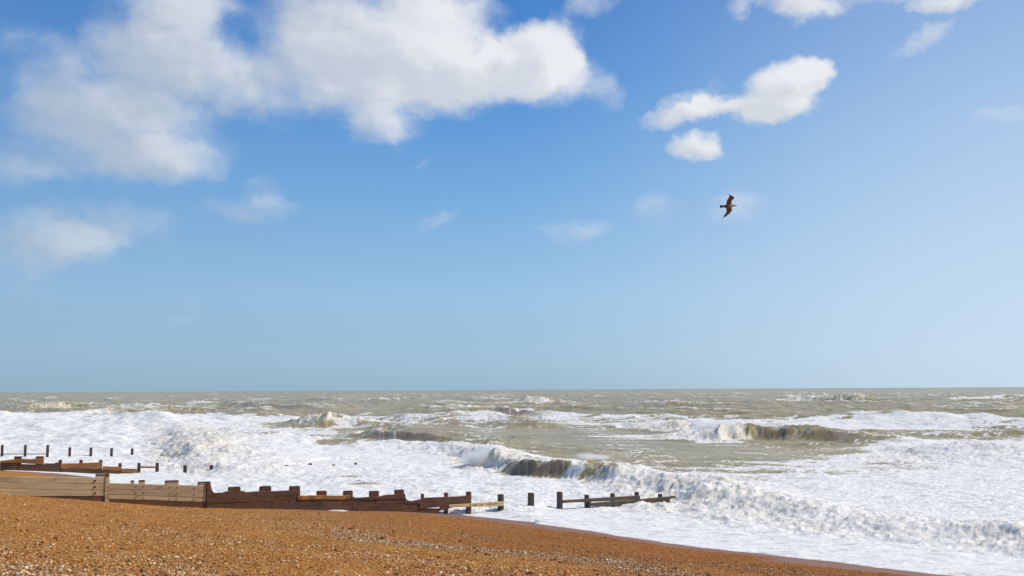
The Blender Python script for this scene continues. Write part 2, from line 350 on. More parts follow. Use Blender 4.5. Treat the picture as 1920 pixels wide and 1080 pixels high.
def scatter_pebbles():
    n = 520000
    yy = 9.0 * (62.0 / 9.0) ** rng.random(n); uu = rng.uniform(-.66, .66, n); xx = uu * yy
    s, sd = seaward(xx, yy)
    gap = sd > 0.12
    ok = (s + sample(T_FBM, xx, yy, 14.0) * .35 < -1.75) & gap & (yy > 12)
    cf = band_field(xx, yy)
    keep = rng.random(n) < np.clip(0.30 + 0.7 * cf + sample(T_FBM, xx, yy, 8.0) * .12, .1, 1)
    ok &= keep
    xx, yy, cf = xx[ok], yy[ok], cf[ok]
    zz = land(xx, yy)
    k = len(xx)
    size = np.clip(0.012 * np.exp(rng.normal(0, .38, k)) * (1 + .75 * cf), .007, .05)
    size = np.where(rng.random(k) < .0012, rng.uniform(.045, .075, k), size)
    me = bpy.data.meshes.new('pebbles'); me.vertices.add(k)
    me.vertices.foreach_set('co', np.stack([xx, yy, zz + size * .25], -1).astype(np.float32).reshape(-1))
    def attr(nm, ty, val, key='value'):
        a = me.attributes.new(nm, ty, 'POINT'); a.data.foreach_set(key, val)
    attr('size', 'FLOAT', size.astype(np.float32))
    attr('damp', 'FLOAT', damp_at(xx, yy, zz).astype(np.float32))
    attr('tone', 'FLOAT', rng.random(k).astype(np.float32))
    attr('grey', 'FLOAT', np.clip(cf * 1.1 + rng.normal(0, .12, k), 0, 1).astype(np.float32))
    rot = np.stack([rng.normal(0, .3, k), rng.normal(0, .3, k), rng.uniform(0, 6.28, k)], -1).astype(np.float32)
    attr('rot', 'FLOAT_VECTOR', rot.reshape(-1), 'vector')
    o = bpy.data.objects.new('pebbles', me); COL.objects.link(o)
    o['kind'] = 'stuff'; o['label'] = 'loose orange, tan and grey pebbles strewn over the shingle beach'
    src = bpy.data.collections.new('pebble_shapes')
    ng = bpy.data.node_groups.new('scatter', 'GeometryNodeTree')
    ng.interface.new_socket('Geometry', in_out='INPUT', socket_type='NodeSocketGeometry')
    ng.interface.new_socket('Geometry', in_out='OUTPUT', socket_type='NodeSocketGeometry')
    g = NT(ng); gi = g.new('NodeGroupInput'); go = g.new('NodeGroupOutput')
    ico = g.new('GeometryNodeMeshIcoSphere'); ico.inputs['Radius'].default_value = 1.0; ico.inputs['Subdivisions'].default_value = 1
    tr = g.new('GeometryNodeTransform'); g.put(tr.inputs['Geometry'], ico.outputs['Mesh']); tr.inputs['Scale'].default_value = (1.15, .88, .55)
    sp = g.new('GeometryNodeSetPosition'); g.put(sp.inputs['Geometry'], tr.outputs[0])
    nz = g.new('ShaderNodeTexNoise'); nz.inputs['Scale'].default_value = 1.3
    vs = g.vm('SCALE', g.vm('SUBTRACT', nz.outputs['Color'], (.5, .5, .5)), .7); g.put(sp.inputs['Offset'], vs)
    sm = g.new('GeometryNodeSetShadeSmooth'); g.put(sm.inputs[0], sp.outputs[0])
    smat = g.new('GeometryNodeSetMaterial'); g.put(smat.inputs[0], sm.outputs[0]); smat.inputs['Material'].default_value = mp_
    ip = g.new('GeometryNodeInstanceOnPoints')
    def na(nm, ty):
        n = g.new('GeometryNodeInputNamedAttribute', data_type=ty); n.inputs['Name'].default_value = nm
        return n.outputs[0]
    mtp = g.new('GeometryNodeMeshToPoints'); g.put(mtp.inputs[0], gi.outputs[0])
    g.put(ip.inputs['Points'], mtp.outputs[0]); g.put(ip.inputs['Instance'], smat.outputs[0])
    g.put(ip.inputs['Rotation'], na('rot', 'FLOAT_VECTOR')); g.put(ip.inputs['Scale'], na('size', 'FLOAT'))
    g.put(go.inputs[0], ip.outputs[0])
    md = o.modifiers.new('scatter', 'NODES'); md.node_group = ng
    print('pebbles', k)
scatter_pebbles()

# ------------------------------------------------------------------ sea
def polyline(px_pts, z=0.0): return [at_height(x, y, z)[:2] for x, y in px_pts]
# breakers: photo points of the foot of the wave's front face, then height, front width, back width, churn (0 clean .. 1 white water)
def far_pt(px, y, h, w, c):                  # the same from a distance in metres instead of a photo height
    d = ray(px, 735.0); x = y * d[0] / d[1]; q_ = np.array([x, y, 0]) - CAM
    return (960 + F * (q_ @ RIGHT) / (q_ @ fwd), 540 - F * (q_ @ UP) / (q_ @ fwd), h, w, c)
WAVES = [
    # nearest breaker, from far left to the right edge of the frame
    dict(p=[(590, 816, .2, 4, .4), (625, 822, .8, 3.6, .7), (655, 827, 1.15, 3.4, .15), (690, 829, 1.15, 3.4, 0), (740, 831, 1.0, 3.2, 0), (800, 834, .6, 3, .1), (880, 838, .5, 3, .1)], back=6.0),
    dict(p=[(700, 838, .2, 2.5, .3), (760, 842, .4, 2.4, .35), (830, 850, .8, 2.2, .45), (885, 872, .95, 2.2, .8), (912, 880, 1.05, 1.6, .8), (930, 886, 1.0, 1.2, .12),
            (985, 891, .98, 1.0, .0), (1035, 893, .92, 1.0, .06), (1060, 895, .9, 1.2, .35), (1100, 899, .9, 1.8, .6), (1190, 918, .75, 3.0, .9), (1290, 950, .58, 3.4, 1), (1400, 970, .48, 3.4, 1),
            (1550, 990, .42, 3.0, 1), (1700, 1006, .40, 2.8, 1), (1830, 1018, .55, 2.4, 1), (1960, 1032, .5, 2.4, 1), (2150, 1050, .5, 2.4, 1)], back=3.4),
    # second breaker
    dict(p=[(1175, 804, .5, 3, .9), (1240, 806, 1.0, 3, 1), (1290, 807, .9, 3, .9), (1310, 808, .4, 3, .8)], back=6.0),
    dict(p=[far_pt(*q_) for q_ in [(1190, 124, .1, 4, .9), (1240, 122, .45, 4, 1), (1290, 120, .8, 3.8, 1), (1330, 118, 1.25, 3.6, 1), (1375, 118, 1.45, 3.4, 1), (1410, 118, 1.45, 3.2, .8), (1440, 118, 1.4, 2.8, .1),
            (1475, 117, 1.25, 2.8, .25), (1530, 114, 1.05, 3.4, .0), (1580, 111, .7, 4, 0), (1620, 108, .3, 5, .1)]], back=7.0),
    dict(p=[(1590, 846, .2, 7, .36), (1650, 852, .9, 7, .36), (1720, 858, .9, 8, .36), (1800, 864, .6, 8, .36), (1950, 872, .4, 8, .36)], back=9.0),
    # bore of white water running in on the left
    dict(p=[(300, 800, .3, 2.5, 1), (300, 822, .8, 3, 1), (306, 850, .9, 3, 1), (330, 878, .55, 2.6, 1), (400, 888, .35, 2, 1), (500, 890, .4, 2, .8), (600, 885, .15, 2, .5)], back=9.0),
    dict(p=[(480, 795, .4, 6, .2), (535, 800, 1.4, 6, .35), (570, 801, 2.0, 6, .45), (605, 801, 1.7, 6, .35), (660, 802, .9, 5, .3), (740, 812, .4, 5, .1)], back=8.0),
    dict(p=[(40, 768, .7, 8, .1), (130, 765, 2.2, 8, .5), (190, 764, 1.2, 8, .2), (300, 768, .7, 8, 0)], back=14.0),
    dict(p=[(200, 775, .8, 7, .8), (270, 772, 1.4, 7, .3), (420, 770, .8, 7, .1)], back=10.0),
    dict(p=[(340, 762, .8, 8, .5), (400, 762, 1.6, 8, .3), (455, 766, 1.7, 7, .2), (540, 768, .8, 7, .1)], back=12.0),
    dict(p=[(820, 778, .8, 6, .1), (895, 778, 1.7, 6, .3), (930, 780, 1.4, 6, 0), (1000, 782, .6, 6, .2)], back=10.0),
    dict(p=[(1470, 752, 1.4, 9, .8), (1500, 752, 2.4, 9, .8), (1530, 755, 1.6, 9, .1), (1560, 755, 3.0, 8, .6), (1600, 756, 1.8, 8, .2), (1680, 757, .8, 8, 0)], back=16.0),
    dict(p=[(920, 756, .5, 12, .5), (955, 757, 2.8, 10, .7), (1010, 758, 1.2, 12, .4)], back=16.0),
]
def seg_field(x, y, pts):
    """signed distance to a polyline in plan (positive towards the beach) and its interpolated values"""
    best = np.full(x.shape, 1e9, np.float32); sgn = np.zeros(x.shape, np.float32)
    vals = np.zeros(x.shape + (len(pts[0]) - 2,), np.float32); endf = np.ones(x.shape, np.float32)
    P = np.array([p[:2] for p in pts]); V = np.array([p[2:] for p in pts], np.float32)
    for i in range(len(P) - 1):
        a, b_ = P[i], P[i + 1]; d = b_ - a; L2_ = d @ d
        tt = ((x - a[0]) * d[0] + (y - a[1]) * d[1]) / L2_; tc = np.clip(tt, 0, 1)
        dx = x - a[0] - tc * d[0]; dy = y - a[1] - tc * d[1]; dist = np.hypot(dx, dy)
        s = np.sign(-(d[0] * (y - a[1]) - d[1] * (x - a[0])))
        upd = dist < best
        best = np.where(upd, dist, best); sgn = np.where(upd, s, sgn)
        vv = V[i] * (1 - tc[..., None]) + V[i + 1] * tc[..., None]
        vals = np.where(upd[..., None], vv, vals)
        ov = np.zeros_like(dist)
        if i == 0: ov = np.maximum(ov, -tt) * math.sqrt(L2_)
        if i == len(P) - 2: ov = np.maximum(ov, tt - 1) * math.sqrt(L2_)
        endf = np.where(upd, np.exp(-(ov / 6.0) ** 2), endf)
    return best * sgn, vals, endf

# coverage of foam on the water, laid out from the photo and carried to the plane of the sea
RW, RH, PX0, PY0, PSX, PSY = 1000, 380, -200.0, 728.0, 2.4, 1.0
def poly_mask(poly):
    X, Y = np.meshgrid(PX0 + np.arange(RW) * PSX, PY0 + np.arange(RH) * PSY)
    ins = np.zeros(X.shape, bool); n = len(poly)
    for i in range(n):
        x1, y1 = poly[i]; x2, y2 = poly[(i + 1) % n]
        c = ((y1 > Y) != (y2 > Y)) & (X < (x2 - x1) * (Y - y1) / (y2 - y1 + 1e-9) + x1); ins ^= c
    return ins.astype(np.float32)
def blur(a, rx, ry):
    for r, ax_ in ((rx, 1), (ry, 0)):
        for _ in range(2):
            if r < 1: continue
            k = 2 * r + 1; pad = [(0, 0), (0, 0)]; pad[ax_] = (r + 1, r)
            c = np.cumsum(np.pad(a, pad, mode='edge'), axis=ax_)
            a = (c[:, k:] - c[:, :-k]) / k if ax_ == 1 else (c[k:] - c[:-k]) / k
    return a
cover = np.full((RH, RW), 0.06, np.float32)
def paint(poly, val, rx=4, ry=1):
    global cover
    mk = blur(poly_mask(poly), rx, ry); cover = cover * (1 - mk) + val * mk
paint([(-220, 768), (60, 771), (300, 777), (500, 781), (640, 780), (900, 779), (1300, 779), (1300, 786), (1700, 784), (2300, 776), (2300, 1120), (-220, 1120)], .97, 10, 1)
paint([(600, 806), (720, 800), (900, 797), (1080, 794), (1320, 806), (1500, 804), (1650, 806), (1900, 803), (2300, 800), (2300, 824), (1900, 832), (1800, 828), (1700, 832), (1640, 836), (1590, 846), (1560, 852), (1480, 868), (1400, 882), (1340, 892), (1260, 888), (1160, 880), (1090, 872), (1000, 862), (930, 848), (860, 832), (760, 818)], .42, 8, 2)
paint([(1130, 806), (1310, 812), (1560, 832), (1620, 836), (1560, 850), (1350, 876), (1180, 872), (1000, 852), (930, 838), (860, 822), (960, 808)], .33, 8, 3)
paint([(640, 806), (720, 800), (900, 826), (880, 836), (800, 834), (650, 830)], .12, 6, 2)
paint([(420, 816), (560, 814), (640, 820), (860, 834), (780, 836), (600, 834), (440, 822)], .36, 10, 1)
paint([(930, 864), (980, 868), (1085, 872), (1090, 884), (1040, 887), (1000, 886), (940, 882)], .15, 5, 2)     # hollow face of the near breaker
paint([(1100, 872), (1180, 884), (1160, 905), (1080, 898)], .55, 6, 2)
paint([(700, 783), (1290, 784), (1290, 790), (900, 796), (700, 800)], .62, 10, 2)
paint([(480, 792), (600, 790), (640, 800), (560, 803), (490, 800)], .35, 6, 1)
paint([(1380, 868), (1560, 860), (1700, 862), (1760, 880), (1500, 900), (1320, 905), (1250, 895)], .72, 14, 4)
paint([(560, 893), (780, 893), (860, 900), (700, 903), (580, 900)], .80, 10, 1)
paint([(560, 908), (700, 906), (720, 911), (600, 913)], .80, 8, 1)
paint([(1440, 801), (1500, 790), (1600, 784), (1750, 785), (1920, 783), (2150, 780), (2150, 791), (1900, 796), (1750, 805), (1640, 809), (1540, 806)], .98, 3, 1)
for (x, y, w_, h_, val) in [(140, 757, 50, 3, .9), (240, 759.5, 90, 1.2, .85), (80, 761, 80, 1.2, .7), (260, 766, 60, 3, .95), (350, 767, 90, 1.2, .85), (395, 756, 50, 2.2, .9), (440, 759, 40, 1.4, .8),
                             (1500, 745, 22, 1.6, 1), (1572, 747, 26, 1.6, 1), (1380, 770, 50, 1, .6), (1830, 748, 70, 1.6, .85), (952, 751, 20, 1.6, 1), (1020, 757, 30, 1.2, .8), (905, 766, 24, 2, .95), (1000, 775, 24, 1.2, .9),
                             (690, 749, 28, 1.2, .85), (1230, 755, 40, 1.4, .6), (1500, 789, 60, 3, .9), (1560, 793, 160, 7, .95), (1700, 793, 140, 7, .95), (1840, 792, 90, 4, .85), (1260, 794, 60, 6, .9), (1352, 812, 60, 15, .97)]:
    paint([(x + w_ * math.cos(q), y + h_ * math.sin(q)) for q in np.linspace(0, 6.2, 16)], val, 2, 0)
def cover_at(px, py):
    u = np.clip((px - PX0) / PSX, 0, RW - 1.001); v = np.clip((py - PY0) / PSY, 0, RH - 1.001)
    iu = u.astype(int); iv = v.astype(int); fu = u - iu; fv = v - iv
    return (cover[iv, iu] * (1 - fu) + cover[iv, iu + 1] * fu) * (1 - fv) + (cover[iv + 1, iu] * (1 - fu) + cover[iv + 1, iu + 1] * fu) * fv

def to_px(x, y, z=0.0):
    v = np.stack([x, y, np.zeros_like(x) + z], -1) - CAM
    a_ = v @ RIGHT; b_ = v @ UP; c_ = np.maximum(v @ fwd, .5)
    return 960 + F * a_ / c_, 540 - F * b_ / c_

def sea_rows():
    ys = [14.0]
    while ys[-1] < 60000:
        y = ys[-1]; r = .0034 if y < 150 else (.0034 + (min(y, 1200) - 150) / 1050 * .010)
        if y > 1200: r = .03 if y < 4000 else .15
        if y < 28: r = .012
        ys.append(y * (1 + r))
    return np.array(ys)
def sea_cols():
    inner = np.linspace(-.585, .585, 900); outer = .585 * (4.0 / .585) ** np.linspace(0, 1, 40)[1:]
    return np.r_[-outer[::-1], inner, outer]
def billow(x, y, per, seed=0.0):
    return 1.0 - np.minimum(np.abs(sample(T_LUMP, x, y, per, seed, seed * .7)), 1.6)
def sea_shape(X, Y):
    s, sd = seaward(X, Y)
    dist = Y
    # open-water swell and chop, the long waves growing outwards
    grow = sstep(60, 140, Y)
    sw = sample(T_SWELL, X, Y, 330.0)
    ch = sample(T_CHOP, X, Y, 61.0)
    ch2 = sample(T_CHOP, X, Y, 19.0, .3, .4)
    sw = sw + .22 * sw * sw; 
    far = sstep(1500, 400, Y)
    Z = .42 * sw * grow + ch * (.045 + .06 * grow + .05 * sstep(150, 320, Y)) + ch2 * .02
    inshore = sstep(0.0, 14.0, s)
    Z = Z * (.25 + .75 * inshore)
    rough = np.zeros_like(Z); wavefoam = np.zeros_like(Z)
    front = np.zeros_like(Z)
    for W in WAVES:
        pts = [(*at_height(p[0], p[1])[:2], *p[2:]) for p in W['p']]
        P = np.array([q_[:2] for q_ in pts]); mg = 30
        box = (X > P[:, 0].min() - mg) & (X < P[:, 0].max() + mg) & (Y > P[:, 1].min() - mg) & (Y < P[:, 1].max() + mg)
        x, y = X[box], Y[box]
        jit = sample(T_FBM, x, y, 22.0, .1, .9) * .35 * np.clip(y / 60.0, 1, 3)
        dd, vals, endf = seg_field(x + jit, y - jit, pts)
        H = vals[:, 0] * endf * (1 + .12 * sample(T_FBM, x, y, 15.0, .5) + .10 * sample(T_FBM, x, y, 40.0, .2)); fw = vals[:, 1]; chn = vals[:, 2]
        # dd > 0 shoreward of the foot. crest lies fw metres behind the foot
        c = dd + fw
        prof = np.where(c > 0, .5 + .5 * np.cos(np.pi * np.clip(c / fw, 0, 1)), np.exp(-(c / W['back']) ** 2))
        prof = np.where(c > 0, prof ** (1.0 + .3 * (1 - chn)), prof)
        trough = -.10 * np.exp(-((c - fw * 1.8) / fw) ** 2)
        h = H * (prof + trough)
        Z[box] = np.where(h > 0, np.maximum(Z[box], Z[box] * .45 + h), Z[box] + h)
        near = sstep(1.0, 0.0, np.clip((dd) / fw, 0, 3)) * sstep(-W['back'] * .9, -W['back'] * .15, c) * endf ** .35
        rough[box] = np.maximum(rough[box], near * chn * H)
        lip = np.exp(-((c + .15) / .45) ** 2) * (.35 + .65 * chn) * np.clip(H, 0, 1)
        wavefoam[box] = np.maximum(wavefoam[box], np.maximum(near * chn * 1.15, lip * .9))
        clean = sstep(.35, 0, chn) * endf * np.clip(H, 0, 1) * (c > -.1) * sstep(1.05, .9, np.clip(c / fw, 0, 3))
        front[box] = np.maximum(front[box], clean)
    px, py = to_px(X, Y)
    wx = sample(T_FBM, X, Y, 34.0, .2, .5); wy = sample(T_FBM, X, Y, 27.0, .8, .3)
    cov = cover_at(px + wx * 10, py + wy * np.clip((py - 745) * .035, 0.1, 3.2))
    # streaks and holes in the foam
    n1 = sample(T_FBM, X * .45 + Y * .0, Y, 13.0) ; n2 = sample(T_FINE, X * .6, Y, 9.0, .4, .4); n3 = sample(T_FINE, X * .8, Y, 3.1, .1, .7)
    nn = (n1 * .9 + n2 * .8 + n3 * .45) / 1.29
    # whitecaps of the open sea: on the highest crests
    caps = sstep(1.75, 2.5, sw * .75 + ch * .8 + n1 * .3) * sstep(120, 220, Y) * .7
    nn = np.maximum(nn, -2.0)
    thr = np.interp(cov, [0, .06, .2, .35, .5, .65, .8, .9, 1], [4, 3.0, 1.9, 1.2, .55, -.2, -1.1, -1.8, -3.2])
    foam = sstep(thr - .75, thr + .75, nn)
    foam = np.maximum(foam, caps)
    al_ = X * .9 - Y * .42; ac_ = X * .42 + Y * .9
    q_ = 60.0 / np.clip(Y, 60, 400); veins = sample(T_FINE, al_ * q_, ac_ * .3 * q_, 9.0, .15, .6) * .7 + sample(T_FINE, al_ * q_, ac_ * .6 * q_, 4.0, .5, .1) * .5
    foam = np.maximum(foam * (1 - front * .9), front * sstep(.55, 1.5, veins) * .55)
    foam = np.maximum(foam, np.clip(wavefoam + (nn) * .25 * (wavefoam > .1) , 0, 1) * (wavefoam > .05))
    # churned water stands up in lumps
    bl = billow(X, Y, 12.0) * .45 + sample(T_FBM, X, Y, 9.0, .7) * .30 + sample(T_FINE, X, Y, 7.0, .2) * .10 + .2
    Z = Z + np.sqrt(rough) * (bl - .2) * .24
    Z = Z + foam * (n3 * .010 + n2 * .022) * (.3 + .7 * inshore) * sstep(300, 60, Y)
    # water heaped against the old timbers
    sdl = L1.side(X, Y); Z = Z + .20 * np.exp(-(sdl / 3.5) ** 2) * sstep(-7, -4.5, X) * sstep(3.0, 0, X) * sstep(.2, 2.6, s) * (1 + .5 * sample(T_FBM, X, Y, 12.0, .33))
    # run-up: a thin sheet over the shingle
    L = land(X, Y)
    edge = s + sample(T_FBM, X, Y, 14.0) * .26 + sample(T_FBM, X, Y, 4.0, .4) * .10
    film = L + .03 + .03 * np.clip(edge, 0, 2)
    dive = sstep(-.35, .25, edge)
    Z = np.where(edge > -.35, (L - .06) * (1 - dive) + np.maximum(Z, film) * dive, np.minimum(Z, L - .06))
    Z = np.where((edge > 0) & (edge < 3), np.minimum(Z, np.maximum(film + .05 * edge, -1)), Z) if False else Z
    foam = np.where(edge < 6, np.maximum(foam, sstep(6, 3, edge) * np.clip(.93 + .12 * n2, 0, 1)), foam)
    # earth curves away below
    Z = Z * far + (1 - far) * .35 * sw * sstep(8000, 1500, Y)
    return Z, foam, edge, rough, front
YR = sea_rows(); UC = sea_cols()
SX = (UC[None, :] * YR[:, None]); SY = np.repeat(YR[:, None], len(UC), 1)
SZ, FO, EDGE, ROUGH, FRONT = sea_shape(SX, SY)
sea = grid_mesh('sea', SX, SY, SZ, keep=EDGE > -1.0, attrs={'foam': FO, 'churn': np.clip(ROUGH, 0, 1), 'silt': FRONT})
sea['kind'] = 'structure'; sea['label'] = 'rough olive brown sea with broken white surf rolling in'
print('sea verts', len(sea.data.vertices))

m, t, b = material('sea_water')
pos = t.new('ShaderNodeNewGeometry').outputs['Position']
fo = t.new('ShaderNodeAttribute', attribute_name='foam').outputs['Fac']
churn = t.new('ShaderNodeAttribute', attribute_name='churn').outputs['Fac']
cdn = t.new('ShaderNodeCameraData').outputs['View Distance'] if False else None
sc1 = t.vm('MULTIPLY', pos, (.6, 1.0, 1.0))
fn = t.noise(sc1, 2.6, 6, .62); fn2 = t.noise(sc1, 11.0, 4, .6)
live = t.mp(fo, 0.02, .35, .12, 1)
fac = t.m('ADD', fo, t.m('MULTIPLY', live, t.m('ADD', t.m('MULTIPLY', t.m('SUBTRACT', fn, .5), .75), t.m('MULTIPLY', t.m('SUBTRACT', fn2, .5), .6))))
fac = t.mp(fac, .24, 1.0, 0, 1, True)
wn = t.noise(t.vm('MULTIPLY', pos, (.5, 1, 1)), .09, 5, .55)
water = t.mix(t.mp(wn, .35, .65), (.285, .226, .098, 1), (.405, .320, .142, 1))
water = t.mix(t.m('MULTIPLY', t.new('ShaderNodeAttribute', attribute_name='silt').outputs['Fac'], .85), water, (.200, .148, .098, 1))
t.put(b.inputs['Specular IOR Level'], t.mp(fac, 0, 1, .28, .12))
fcol = t.mix(t.mp(t.noise(pos, 1.2, 4, .6), .3, .7), (.74, .715, .665, 1), (.86, .825, .765, 1))
grain = t.noise(t.vm('MULTIPLY', pos, (.38, 1.25, 1)), 2.0, 5, .68)
fcol = t.mix(t.mp(grain, .48, .68, 0, .62, True), fcol, (.42, .41, .37, 1))
grain2 = t.noise(t.vm('MULTIPLY', pos, (.45, 1.6, 1)), 4.2, 4, .6)
fcol = t.mix(t.mp(grain2, .56, .68, 0, .45, True), fcol, (.36, .35, .33, 1))
fcol = t.mix(t.m('MULTIPLY', churn, t.mp(t.noise(pos, .9, 5, .65), .34, .56, 0, .85)), fcol, (.64, .57, .44, 1))
t.put(b.inputs['Base Color'], t.mix(fac, water, fcol))
t.put(b.inputs['Roughness'], t.mp(fac, 0, 1, .30, .8))
b.inputs['IOR'].default_value = 1.33
h1 = t.noise(t.vm('MULTIPLY', pos, (.7, 1, 1)), 1.6, 5, .62); h2 = t.noise(pos, 7.0, 4, .65)
t.put(b.inputs['Normal'], t.bump(h2, .5, .045, t.bump(h1, .7, t.mp(fac, 0, 1, .2, .12) if False else .16)))
sea.data.materials.append(m)

# spray: soft banks of fine drops thrown up along the breaking crests
mm = bpy.data.materials.new('spray'); mm.use_nodes = True; tt = NT(mm.node_tree); tt.n.remove(tt.n['Principled BSDF'])
ob = tt.new('ShaderNodeTexCoord').outputs['Object']; wp = tt.new('ShaderNodeNewGeometry').outputs['Position']
rad = tt.vm('LENGTH', ob, out=1)
nz = tt.noise(wp, 1.1, 5, .65)
den = tt.m('MULTIPLY', tt.mp(tt.m('ADD', rad, tt.m('MULTIPLY', tt.m('SUBTRACT', nz, .5), 1.5)), .9, .15, 0, 1, True), 3.2)
pv = tt.new('ShaderNodeVolumePrincipled'); pv.inputs['Color'].default_value = (.97, .97, .96, 1); pv.inputs['Anisotropy'].default_value = .25
tt.put(pv.inputs['Density'], den); tt.put(tt.n['Material Output'].inputs['Volume'], pv.outputs[0])
bm = bmesh.new(); bmesh.ops.create_icosphere(bm, subdivisions=3, radius=1.0)
spray_me = bpy.data.meshes.new('spray'); bm.to_mesh(spray_me); bm.free(); spray_me.materials.append(mm)
for (px, py, z, rx, ry, rz, ang, lab_) in [(900, 874, .6, 1.9, 1.4, 1.1, -.6, 'white spray thrown up at the left end of the hollow breaker'), (928, 868, 1.0, 1.4, .8, .6, -.7, 'thin spray over the lip of the hollow breaker'), (1108, 884, 1.1, 2.6, .6, .35, -.9, 'spray along the crest right of the hollow breaker'),  (1350, 818, 1.2, 5.0, 2.0, .9, 0, 'spray above the second breaker farther out')]:
    c = at_height(px, py); o = bpy.data.objects.new('spray', spray_me); COL.objects.link(o)
    o.location = (c[0], c[1], z); o.scale = (rx, ry, rz); o.rotation_euler = (0, 0, ang); o['kind'] = 'stuff'; o['label'] = lab_

# ------------------------------------------------------------------ timber
def timber(name, light, dark, red=0.0, wet=0.0):
    m, t, b = material(name)
    tc = t.new('ShaderNodeTexCoord').outputs['Object']
    oi = t.new('ShaderNodeObjectInfo').outputs['Random']
    v = t.vm('ADD', tc, t.vm('SCALE', (7.3, 3.1, 5.7), oi))
    gr = t.noise(t.vm('MULTIPLY', v, (.8, 14, 22)), 1.6, 6, .65, dist=.3)
    bl = t.noise(t.vm('MULTIPLY', v, (1.2, 3, 3)), 1.1, 4, .6)
    c = t.mix(t.mp(gr, .3, .7), dark, light)
    c = t.mix(t.mp(bl, .52, .75, 0, .6), c, tuple(x * .55 for x in dark[:3]) + (1,))
    if red: c = t.mix(t.mp(t.noise(v, 2.3, 4, .7), .45, .62, 0, red), c, (.30, .085, .025, 1))
    c = t.mix(t.m('MULTIPLY', t.m('SUBTRACT', oi, .5), .5), c, (.06, .04, .03, 1))
    t.put(b.inputs['Base Color'], c); b.inputs['Roughness'].default_value = .8 - .4 * wet
    t.put(b.inputs['Normal'], t.bump(gr, .6, .02)); return m
TAN = timber('dry_timber', (.60, .465, .265, 1), (.43, .315, .17, 1), .06)
TAN2 = timber('weathered_timber', (.52, .38, .22, 1), (.34, .235, .135, 1), .10)
DARK = timber('wet_timber', (.150, .068, .034, 1), (.066, .031, .018, 1), .22, .1)
CAP = timber('worn_end_grain', (.12, .045, .030, 1), (.05, .022, .016, 1), .45, .1)
ORANGE = timber('orange_timber', (.46, .21, .05, 1), (.24, .09, .025, 1), .3, .1)  # orange tone, used mostly on the upper timbers
PALE = timber('fresh_timber', (.66, .50, .22, 1), (.50, .33, .12, 1), .1)
GREEN = timber('slimy_timber', (.10, .075, .045, 1), (.045, .035, .024, 1), .3, .5)
POST = timber('dark_post_timber', (.060, .042, .033, 1), (.028, .020, .017, 1), .15, .3)
m, t, b = material('rusty_iron'); t.put(b.inputs['Base Color'], t.mix(t.noise(t.new('ShaderNodeTexCoord').outputs['Object'], 30, 3), (.045, .014, .008, 1), (.16, .045, .015, 1))); b.inputs['Roughness'].default_value = .8; RUST = m

def link(name, me, mat, parent=None, loc=None, ang=0.0):
    if mat is not None and not me.materials: me.materials.append(mat)
    o = bpy.data.objects.new(name, me); COL.objects.link(o)
    if parent: o.parent = parent
    return o
def empty(name, loc, label, cat, group=None):
    o = bpy.data.objects.new(name, None); COL.objects.link(o); o.location = loc; o.empty_display_size = .3
    o['label'] = label; o['category'] = cat
    if group: o['group'] = group
    return o

def beam_mesh(secs, d, bevel=.018):
    """secs: (centre of the near face top x,y,z ; bottom z ; ...) stations along the beam: (xy, ztop, zbot, thick); d: unit vector that points away from the near face"""
    bm = bmesh.new(); rings = []
    for (xy, zt, zb, th, bv) in secs:
        n = -d
        prof = [(0, zb + bv), (0, zt - bv), (bv, zt), (th - bv, zt), (th, zt - bv), (th, zb + bv), (th - bv, zb), (bv, zb)]
        rings.append([bm.verts.new((xy[0] + d[0] * o_, xy[1] + d[1] * o_, z)) for o_, z in prof])
    for a_, b_ in zip(rings[:-1], rings[1:]):
        for i in range(8): bm.faces.new((a_[i], a_[(i + 1) % 8], b_[(i + 1) % 8], b_[i]))
    bm.faces.new(rings[0]); bm.faces.new(rings[-1][::-1])
    bmesh.ops.recalc_face_normals(bm, faces=bm.faces)
    return bm
def finish(bm, name, mat, parent, origin, ang):
    R = Matrix.Rotation(-ang, 4, 'Z')
    bm.transform(R @ Matrix.Translation(-Vector(origin)))
    me = bpy.data.meshes.new(name); bm.to_mesh(me); bm.free()
    o = link(name, me, mat, parent)
    wm = Matrix.Translation(Vector(origin)) @ Matrix.Rotation(ang, 4, 'Z')
    o.matrix_basis = (Matrix.Translation(parent.location).inverted() @ wm) if parent else wm
    return o
def plank(L, x0, t0, b0_, x1, t1, b1_, mat, parent, off=0.0, th=.09, curve=None, name='plank', rough=.008, label=None):
    """a timber whose near face spans these photo points on the groyne's plane; curve: extra (x, top, bottom) stations between"""
    st = [(x0, t0, b0_)] + (curve or []) + [(x1, t1, b1_)]
    if L is L1 and mat is DARK and not curve: st = [(x, t_ - 1.1, b_) for x, t_, b_ in st]      # lower courses tuck up behind the one above
    secs = []
    for i in range(len(st) - 1):
        (xa, ta, ba), (xb, tb, bb) = st[i], st[i + 1]; ba += .65; bb += .65
        k = 4 if not curve else 2
        for j in range(k + (i == len(st) - 2)):
            f = j / k; X = xa + (xb - xa) * f; T = ta + (tb - ta) * f; Bm = ba + (bb - ba) * f
            pt = L.hit(X, T, off); pb = L.hit(X, Bm, off)
            o_ = random.uniform(-rough, rough)
            secs.append(((pt[0] + L.n[0] * o_, pt[1] + L.n[1] * o_), pt[2] + random.uniform(-rough, rough) * .6, pb[2] + random.uniform(-rough, rough) * .6, th, .014))
    d = -L.n; bm = beam_mesh(secs, d)
    org = (secs[0][0][0], secs[0][0][1], secs[0][2])
    o = finish(bm, name, mat, parent, org, L.ang)
    if label: o['label'] = label
    return o
